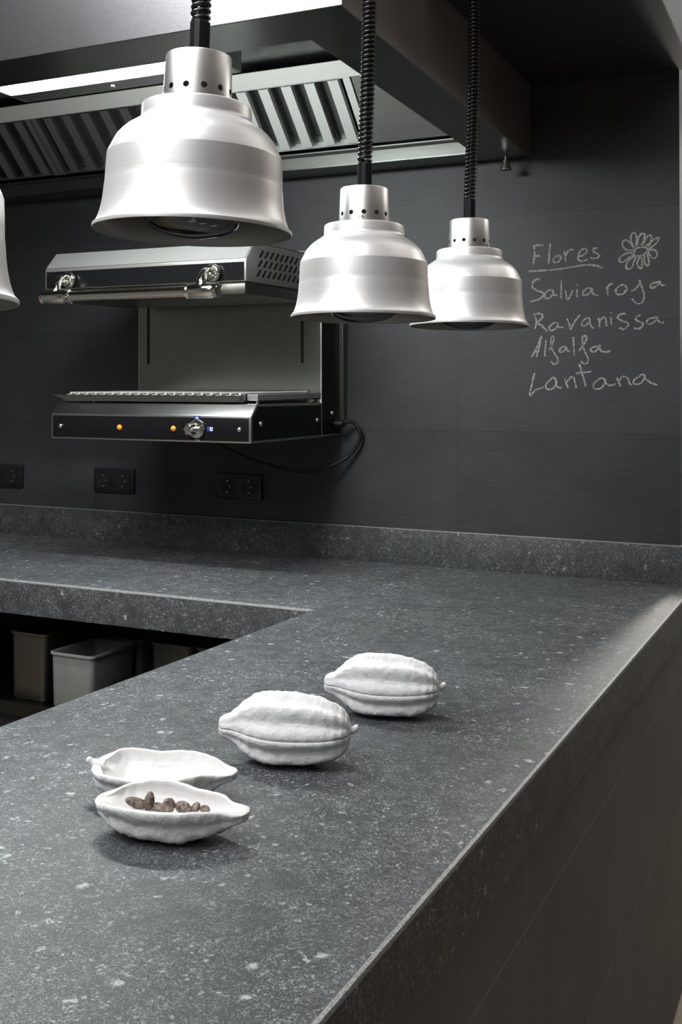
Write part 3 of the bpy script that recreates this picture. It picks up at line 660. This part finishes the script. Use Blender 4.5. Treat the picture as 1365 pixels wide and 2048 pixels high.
# ------------------------------------------------------------------ heat lamps
def shade_profile():
    R = LR
    out = [(1.0, 0), (1.003, .012), (1.0, .036), (.985, .047), (.972, .060), (.952, .105), (.934, .16), (.917, .24), (.9055, .32), (.8975, .42), (.8915, .474), (.891, .478), (.8905, .482), (.8895, .53), (.8865, .62), (.8825, .71),
           (.8805, .748), (.880, .753), (.878, .758), (.868, .785), (.850, .822), (.822, .880), (.793, .934), (.745, .99), (.70, 1.03), (.655, 1.062), (.605, 1.096), (.575, 1.115), (.560, 1.132), (.555, 1.16), (.553, 1.255), (.546, 1.275), (.53, 1.285), (.335, 1.290)]
    return [(r*R, z*R) for r, z in out]
def heat_lamp(x, y, z, ztop, label, tilt=(0, 0), phase=0.0, sway=.0, stretch=1.0, turn=0.0):
    t = thing('heat_lamp', label, 'heat lamp', (x, y, z), 'brushed aluminium heat lamps over the pass')
    R = LR; c = (x, y, z)
    prof = shade_profile(); inner = [(max(r-.0016, .002), h-.0012 if h > .02 else h+.0) for r, h in prof]
    b = MB(); b.lathe(prof, c, 96)
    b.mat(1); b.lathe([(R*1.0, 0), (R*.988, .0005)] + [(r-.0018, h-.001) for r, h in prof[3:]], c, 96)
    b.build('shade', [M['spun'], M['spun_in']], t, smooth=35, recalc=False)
    nz = 1.2905*R
    b = MB(); b.lathe([(.352*R, nz), (.349*R, nz+.006), (.334*R, 1.78*R), (.326*R, 1.795*R), (.31*R, 1.80*R), (.10*R, 1.802*R)], c, 72)
    nk = b.build('neck', M['neck'], t, smooth=40, recalc=False); nk.rotation_euler.z = turn
    b = MB(); sx, sy = x+.353*R*math.cos(-PI/2+.62+phase), y+.353*R*math.sin(-PI/2+.62+phase)
    b.lathe([(.0001, .0025), (.0022, .002), (.0034, .0)], (0, 0, 0), 14)
    rot = Matrix.Translation((sx, sy, z+1.355*R)) @ Matrix.Rotation(-PI/2+.62+phase, 4, 'Z') @ Matrix.Rotation(PI/2, 4, 'Y')
    b.v = [tuple(rot @ Vector(v)) for v in b.v]
    b.build('screw', M['screw'], t, smooth=50)
    b = MB(); b.lathe([(.0001, -.062*R), (.12*R, -.056*R), (.25*R, -.035*R), (.37*R, .005*R), (.45*R, .06*R), (.495*R, .13*R), (.505*R, .19*R), (.49*R, .26*R), (.42*R, .40*R), (.30*R, .62*R), (.22*R, .80*R), (.20*R, 1.0*R)], c, 64)
    bl = b.build('bulb', M['bulb'], t, smooth=60)
    b = MB(); b.lathe([(.485*R, .262*R), (.41*R, .40*R), (.29*R, .62*R), (.20*R, .80*R), (.15*R, 1.02*R), (.0001, 1.02*R)], c, 48)
    b.lathe([(.0001, .12*R), (.022*R, .14*R), (.03*R, .30*R), (.05*R, .62*R)], c, 16)
    b.build('reflector', M['bulb_core'], bl, origin=t.location, smooth=60)
    b = MB(); s0 = 1.80*R; s1 = s0+.042
    b.lathe([(.0117, s0), (.0117, s1-.002), (.0105, s1), (.003, s1)], c, 12)
    b.build('cord_sleeve', M['sleeve'], t, smooth=25)
    # coiled lead up to the bulkhead
    z0 = z+s1+.001; z1 = ztop; H = z1-z0
    pts = []; zz = z0; k = 0; step = 14; a = phase*3
    while zz < z1-.006:
        f = (zz-z0)/H
        pitch = .0078 + stretch*.0055*max(0, min(1, (f-.42)/.35))
        rr = .0088
        ox = sway*math.sin(f*PI*1.6)*1.0; oy = sway*.5*math.sin(f*PI*2.3)
        pts.append((x+ox+rr*math.cos(a), y+oy+rr*math.sin(a), zz))
        a += 2*PI/step; zz += pitch/step
    b = MB(); b.tube([(x, y, z0-.003)]+pts, .0034, 8); 
    b.build('coiled_lead', M['cord'], t, smooth=70)
    b = MB(); b.lathe([(.0001, ztop-z-.0305), (.020, ztop-z-.030), (.024, ztop-z-.026), (.024, ztop-z-.0004), (.0001, ztop-z-.0003)], (pts[-1][0]*0+x+sway*math.sin(PI*1.6), y+sway*.5*math.sin(PI*2.3), z), 28)
    b.build('ceiling_cap', M['black_plastic'], t, smooth=40)
    t.rotation_euler = (tilt[0], tilt[1], 0)
    return t
heat_lamp(-.3001, -1.6865, 1.5429, 2.788, 'large heat lamp in front, its shade overlapping the hood light strip', phase=.35+PI, sway=.004, tilt=(0, .022), turn=-.175)
heat_lamp(-.3067, -1.1814, 1.4831, 2.788, 'middle heat lamp with a small screw on its vented neck', phase=-.30, sway=.005)
heat_lamp(-.2756, -.7455, 1.5010, 2.788, 'smallest heat lamp, hanging nearest the chalk list', phase=.85, sway=.006, stretch=1.6, turn=.17)
heat_lamp(-.3135, -2.1307, 1.4232, 2.788, 'heat lamp of which only the flared rim shows at the left picture edge', phase=.8, sway=.004)
# ------------------------------------------------------------------ porcelain cocoa pods
HL = .080   # half length
WID = [(0, 0), (.004, .14), (.015, .25), (.045, .33), (.09, .38), (.13, .50), (.20, .74), (.29, .92), (.38, .995), (.50, 1.0), (.64, .975), (.76, .91), (.86, .80), (.93, .66), (.97, .50), (.992, .30), (1, 0)]
WID_OPEN = [(0, 0), (.004, .15), (.015, .28), (.05, .39), (.09, .45), (.13, .56), (.20, .74), (.30, .90), (.42, .99), (.52, 1.0), (.64, .97), (.76, .87), (.86, .70), (.93, .48), (.97, .32), (.992, .19), (1, 0)]
def pod_half(b, up, W, H, rim, seed, nt=112, nf=44, ridge=.13, rough=.0017, shell=.0042, WID=WID):
    """one half of a cocoa-pod box along local x, rim near z=0; up=+1 lid, -1 bowl; rim(t, side) lifts the rim"""
    out = []
    tt = [.5-.5*math.cos(PI*i/(nt-1)) for i in range(nt)]
    rim0 = rim
    def ss(x): x = max(0., min(1., x)); return x*x*(3-2*x)
    def rim(t, side): return rim0(t, side)*ss((t-.05)/.13)*ss((.975-t)/.12)
    def bend(t): return .0022*math.sin(t*PI*1.4+.3)
    def edge(t, ph):
        c = math.cos(ph); s = math.sin(ph)
        side = c
        return rim(t, side)*(1-s)**1.5 + rim(t, 0)*0
    for t in tt:
        w = interp(WID, t); wy = interp(WID, t**1.22)
        env = min(1, w*1.3)
        row = []
        for j in range(nf+1):
            ph = PI*j/nf
            s = math.sin(ph)
            m = 1 + ridge*env*(math.cos(8*ph)*.8 - .35*math.cos(4*ph+.6)*.6)*min(1, s*2.2)
            p = Vector(((t*2-1)*HL, W*wy*math.cos(ph)*m + bend(t), up*H*w*s*m))
            q = p*1.0 + Vector((seed*3.1, seed, up*.3))
            qa = Vector((q.x*45, q.y*130, q.z*130)); qb = Vector((q.x*150, q.y*260, q.z*260)); nz = noise.fractal(qa, .8, 2.1, 4)*rough*.85 + abs(noise.noise(qb))*rough*.8 - rough*.3
            nz *= env*min(1, s*3.0)
            d = Vector((0, math.cos(ph), up*s)); p += d*nz
            p.z += edge(t, ph)
            row.append(p)
        out.append(row)
    base = len(b.v); n = nf+1
    b.mat(0).add([p for r in out for p in r], [])
    def q4(i, j): return (i*n+j)
    fs = []
    for i in range(nt-1):
        for j in range(nf):
            f = (q4(i, j), q4(i+1, j), q4(i+1, j+1), q4(i, j+1))
            fs.append(f if up < 0 else f[::-1])
    o = base
    for f in fs: b.f.append([k+o for k in f]); b.mi.append(0)
    # inside surface
    t0, t1 = .045, .975
    inn = []
    for t in tt:
        u = t0+(t1-t0)*t
        w = interp(WID, u); wi = max(W*interp(WID, u**1.22)-shell, 0)*min(1, 9*t)*min(1, 9*(1-t)) ; hi = max(H*w*.86-shell*1.15, 0)*min(1, 6*t)*min(1, 6*(1-t))
        row = []
        for j in range(nf+1):
            ph = PI*j/nf; s = math.sin(ph)
            sup = s**.75 if s > 0 else 0
            p = Vector(((u*2-1)*HL, wi*math.cos(ph)+bend(u), up*hi*sup)); p.z += rim(u, math.cos(ph))*(1-s)**1.5
            row.append(p)
        inn.append(row)
    # rounded lip: outer rim -> raised middle -> inner rim
    def lip(side):
        j = 0 if side > 0 else nf
        L0 = [r[j] for r in out]; L1 = [r[j] for r in inn]
        mid = [(a+c)/2 + Vector((0, 0, -up*.0013*min(1, (a-c).length/.003))) for a, c in zip(L0, L1)]
        m1 = [a.lerp(c, .18)+Vector((0, 0, -up*.0009*min(1, (a-c).length/.003))) for a, c in zip(L0, L1)]
        m2 = [a.lerp(c, .82)+Vector((0, 0, -up*.0009*min(1, (a-c).length/.003))) for a, c in zip(L0, L1)]
        rows = [L0, m1, mid, m2, L1]
        o = len(b.v); b.mat(1); b.v += [tuple(p) for r in rows for p in r]
        for a in range(4):
            for i in range(nt-1):
                f = [o+a*nt+i, o+a*nt+i+1, o+(a+1)*nt+i+1, o+(a+1)*nt+i]
                if (side > 0) == (up < 0): f = f[::-1]
                b.f.append(f); b.mi.append(1)
    lip(1); lip(-1)
    o = len(b.v); b.mat(1); b.v += [tuple(p) for r in inn for p in r]
    for i in range(nt-1):
        for j in range(nf):
            f = [o+q4(i, j), o+q4(i, j+1), o+q4(i+1, j+1), o+q4(i+1, j)]
            b.f.append(f if up < 0 else f[::-1]); b.mi.append(1)
def place(b, loc, yaw, pitch=0.0, roll=0.0, flip=False):
    m = Matrix.Translation(loc) @ Matrix.Rotation(yaw, 4, 'Z') @ Matrix.Rotation(pitch, 4, 'Y') @ Matrix.Rotation(roll, 4, 'X')
    if flip: m = m @ Matrix.Rotation(PI, 4, 'Z')
    b.v = [tuple(m @ Vector(v)) for v in b.v]
    return b
def stem(b, up=0, L=.012):
    pts = [(HL-.013, .001, -.001), (HL+.000, .001, .0002), (HL+L*.55, .0015, .002), (HL+L, .002, .0035), (HL+L+.0022, .002, .004)]
    b.mat(0).tube(spline(pts, 6), [lerp(.0052, .0040, min(1, i/12)) * (1.0 if i < 18 else max(.25, 1-((i-18)/6)**2*.85)) for i in range(25)], 16)
def seam(t, side):      # the joint of a closed pod dips on both flanks
    return -.0035*math.sin(PI*min(1, max(0, t)))**1.2*abs(side)
PW, PH = .0385, .0375
def closed_pod(cx, cy, yaw, seed, label):
    zc = ZC+PH+.0008
    t = thing('cocoa_pod_box', label, 'porcelain box', (cx, cy, ZC), 'closed white porcelain cocoa pods')
    b = MB(); pod_half(b, -1, PW, PH, seam, seed); place(b, (cx, cy, zc), yaw); b.build('bowl', [M['biscuit'], M['biscuit']], t, smooth=60, recalc=False)
    b = MB(); pod_half(b, 1, PW*.99, PH*1.08, seam, seed+5); place(b, (cx, cy, zc+.0024), yaw); b.build('lid', [M['biscuit'], M['biscuit']], t, smooth=60, recalc=False)
    b = MB(); stem(b, L=.0068); place(b, (cx, cy, zc+.003), yaw); b.build('stem', M['biscuit'], t, smooth=60)
closed_pod(-.2225, -1.5910, math.radians(18.3), 1.7, 'closed white porcelain cocoa pod in the middle, nearer the open halves')
closed_pod(-.1969, -1.3555, math.radians(17.6), 8.3, 'closed white porcelain cocoa pod farthest back on the pass')

def rim_front(t, side):     # wavy rim of the half holding the beans
    t = 1-t; side = -side
    back = interp([(0, 0), (.1, .002), (.18, .004), (.28, .0068), (.40, .0072), (.5, .0045), (.6, .0020), (.7, .0028), (.8, .0040), (.87, -.001), (.93, -.001), (1, 0)], t)
    front = interp([(0, 0), (.1, .005), (.25, .007), (.4, .0075), (.55, .0075), (.7, .007), (.85, .004), (1, 0)], t)
    return back if side > 0 else front
def rim_rear(t, side):      # t runs from the pointed tip to the stem
    back = interp([(0, 0), (.06, .004), (.15, .006), (.3, .005), (.45, .003), (.6, .0), (.8, .003), (.9, .003), (1, 0)], t)
    front = interp([(0, 0), (.1, -.001), (.25, .004), (.4, .0025), (.6, .0), (.8, .0005), (1, 0)], t)
    return back if side < 0 else front
t = thing('cocoa_pod_dish', 'open white porcelain pod half in front, holding cocoa beans', 'porcelain dish', (-.2195, -1.8305, ZC), 'open halves of a white porcelain cocoa pod')
b = MB(); pod_half(b, -1, PW*1.07, PH*.79, rim_front, 3.3, rough=.0020, WID=WID_OPEN, shell=.0054); place(b, (-.2195, -1.8305, ZC+PH*.79+.0008), math.radians(14), roll=math.radians(3), flip=True); b.build('shell', [M['biscuit'], M['glaze']], t, smooth=60, recalc=False)
t = thing('cocoa_pod_dish', 'open empty white porcelain pod half with a stem, behind the beans', 'porcelain dish', (-.2820, -1.7450, ZC), 'open halves of a white porcelain cocoa pod')
b = MB(); pod_half(b, -1, PW*1.02, PH*.90, rim_rear, 6.1, rough=.0020); place(b, (-.2805, -1.7530, ZC+PH*.90+.0006), math.radians(18), roll=math.radians(6), flip=True); b.build('shell', [M['biscuit'], M['glaze']], t, smooth=60, recalc=False)
b = MB(); stem(b, L=.005); place(b, (-.2805, -1.7530, ZC+PH*.90+.0016), math.radians(18), roll=math.radians(6), flip=True); b.build('stem', M['glaze'], t, smooth=60)

# cocoa beans in the front half
def bean(px, py, pz, L, Wd, H, rot, seed, label):
    bm = bmesh.new(); bmesh.ops.create_icosphere(bm, subdivisions=4, radius=1)
    for v in bm.verts:
        p = v.co.copy(); k = 1-.22*max(0, p.x)**2
        n_ = 1+.10*noise.fractal(p*1.6+Vector((seed, 0, seed)), 1, 2, 3)+.035*noise.noise(p*6+Vector((0, seed, 0)))
        v.co = Vector((p.x*L/2, p.y*Wd/2*k, p.z*H/2*k))*n_
    me = bpy.data.meshes.new('cocoa_bean'); bm.to_mesh(me); bm.free(); me.materials.append(M['bean']); me.shade_smooth()
    o = bpy.data.objects.new('cocoa_bean', me); C.objects.link(o); o.location = (px, py, pz); o.rotation_euler = rot
    return tag(o, label, 'cocoa bean', 'cocoa beans in the open porcelain half')
for a in BEANS: bean(*a)

# ------------------------------------------------------------------ light
def area(name, loc, rot, sx, sy, power, col=(1, 1, 1)):
    d = bpy.data.lights.new(name, 'AREA'); d.shape = 'RECTANGLE'; d.size = sx; d.size_y = sy; d.energy = power; d.color = col
    o = bpy.data.objects.new(name, d); C.objects.link(o); o.location = loc; o.rotation_euler = rot
    return o
LIGHTS = [
    ('kitchen_panel', (-1.0, -2.8, 2.78), (0, 0, 0), .8, 1.3, 30, (.96, .98, 1)),
    ('ceiling_wash', (-.80, -2.70, 2.79), (0, 0, 0), 1.6, 2.0, 46, (.98, .985, 1)),
    ('ceiling_wash_b', (-.35, -4.5, 2.79), (0, 0, 0), 2.6, 1.6, 25, (1, .985, .965)),
    ('hood_tube', (-.967, -1.003, 2.006), (0, 0, 0), .50, .055, 10, (.95, 1, .98)),
    ('beyond_panel', (1.0, 1.0, 2.78), (0, 0, 0), 1.2, 1.0, 10, (1, .97, .92)),
    ('beyond_strip', (.075, 1.75, 2.0), (math.radians(-62), 0, 0), .14, .9, 11, (1, .95, .86)),
    ('ceiling_fill', (.55, -.5, 2.3), (PI, 0, 0), .7, .9, 7, (1, .97, .93)),  # added unseen fill, brightens the ceiling right of the bulkhead
    ('beyond_ceiling_fill', (.15, 1.25, 2.0), (PI, 0, 0), .7, .7, 12, (1, .97, .93)),  # added lamp without a fitting, whitens the ceiling behind the tiled wall
]
for a in LIGHTS: area(*a)
w = bpy.data.worlds.new('world'); bpy.context.scene.world = w; w.use_nodes = True
w.node_tree.nodes['Background'].inputs[0].default_value = (.8, .85, .9, 1); w.node_tree.nodes['Background'].inputs[1].default_value = .05

# ------------------------------------------------------------------ camera
cam = bpy.data.cameras.new('camera'); co = bpy.data.objects.new('camera', cam); C.objects.link(co)
right = Vector((0.9055015, 0.4242137, 0.0104780)); down = Vector((-0.0092898, 0.0445037, -0.9989660)); fwd = Vector((-0.4242413, 0.9044679, 0.0442390))
m = Matrix((right, -down, -fwd)).transposed().to_4x4(); m.translation = Vector((0.384545, -2.738080, 1.343587))
co.matrix_world = m
cam.sensor_fit = 'VERTICAL'; cam.sensor_height = 36; cam.lens = 2152.850/2048*36
cam.shift_x = (682.5-681.733)/2048; cam.shift_y = (717.303-1024)/2048
cam.clip_start = .05
sc = bpy.context.scene; sc.camera = co
sc.view_settings.view_transform = 'Standard'; sc.view_settings.look = 'None'; sc.view_settings.exposure = 0.15
sc.cycles.max_bounces = 8; sc.cycles.glossy_bounces = 5; sc.cycles.transparent_max_bounces = 12
sc.cycles.caustics_reflective = False; sc.cycles.caustics_refractive = False
sc.cycles.sample_clamp_indirect = 6.0
for o in list(bpy.data.objects):
    if '_o' in o: del o['_o']
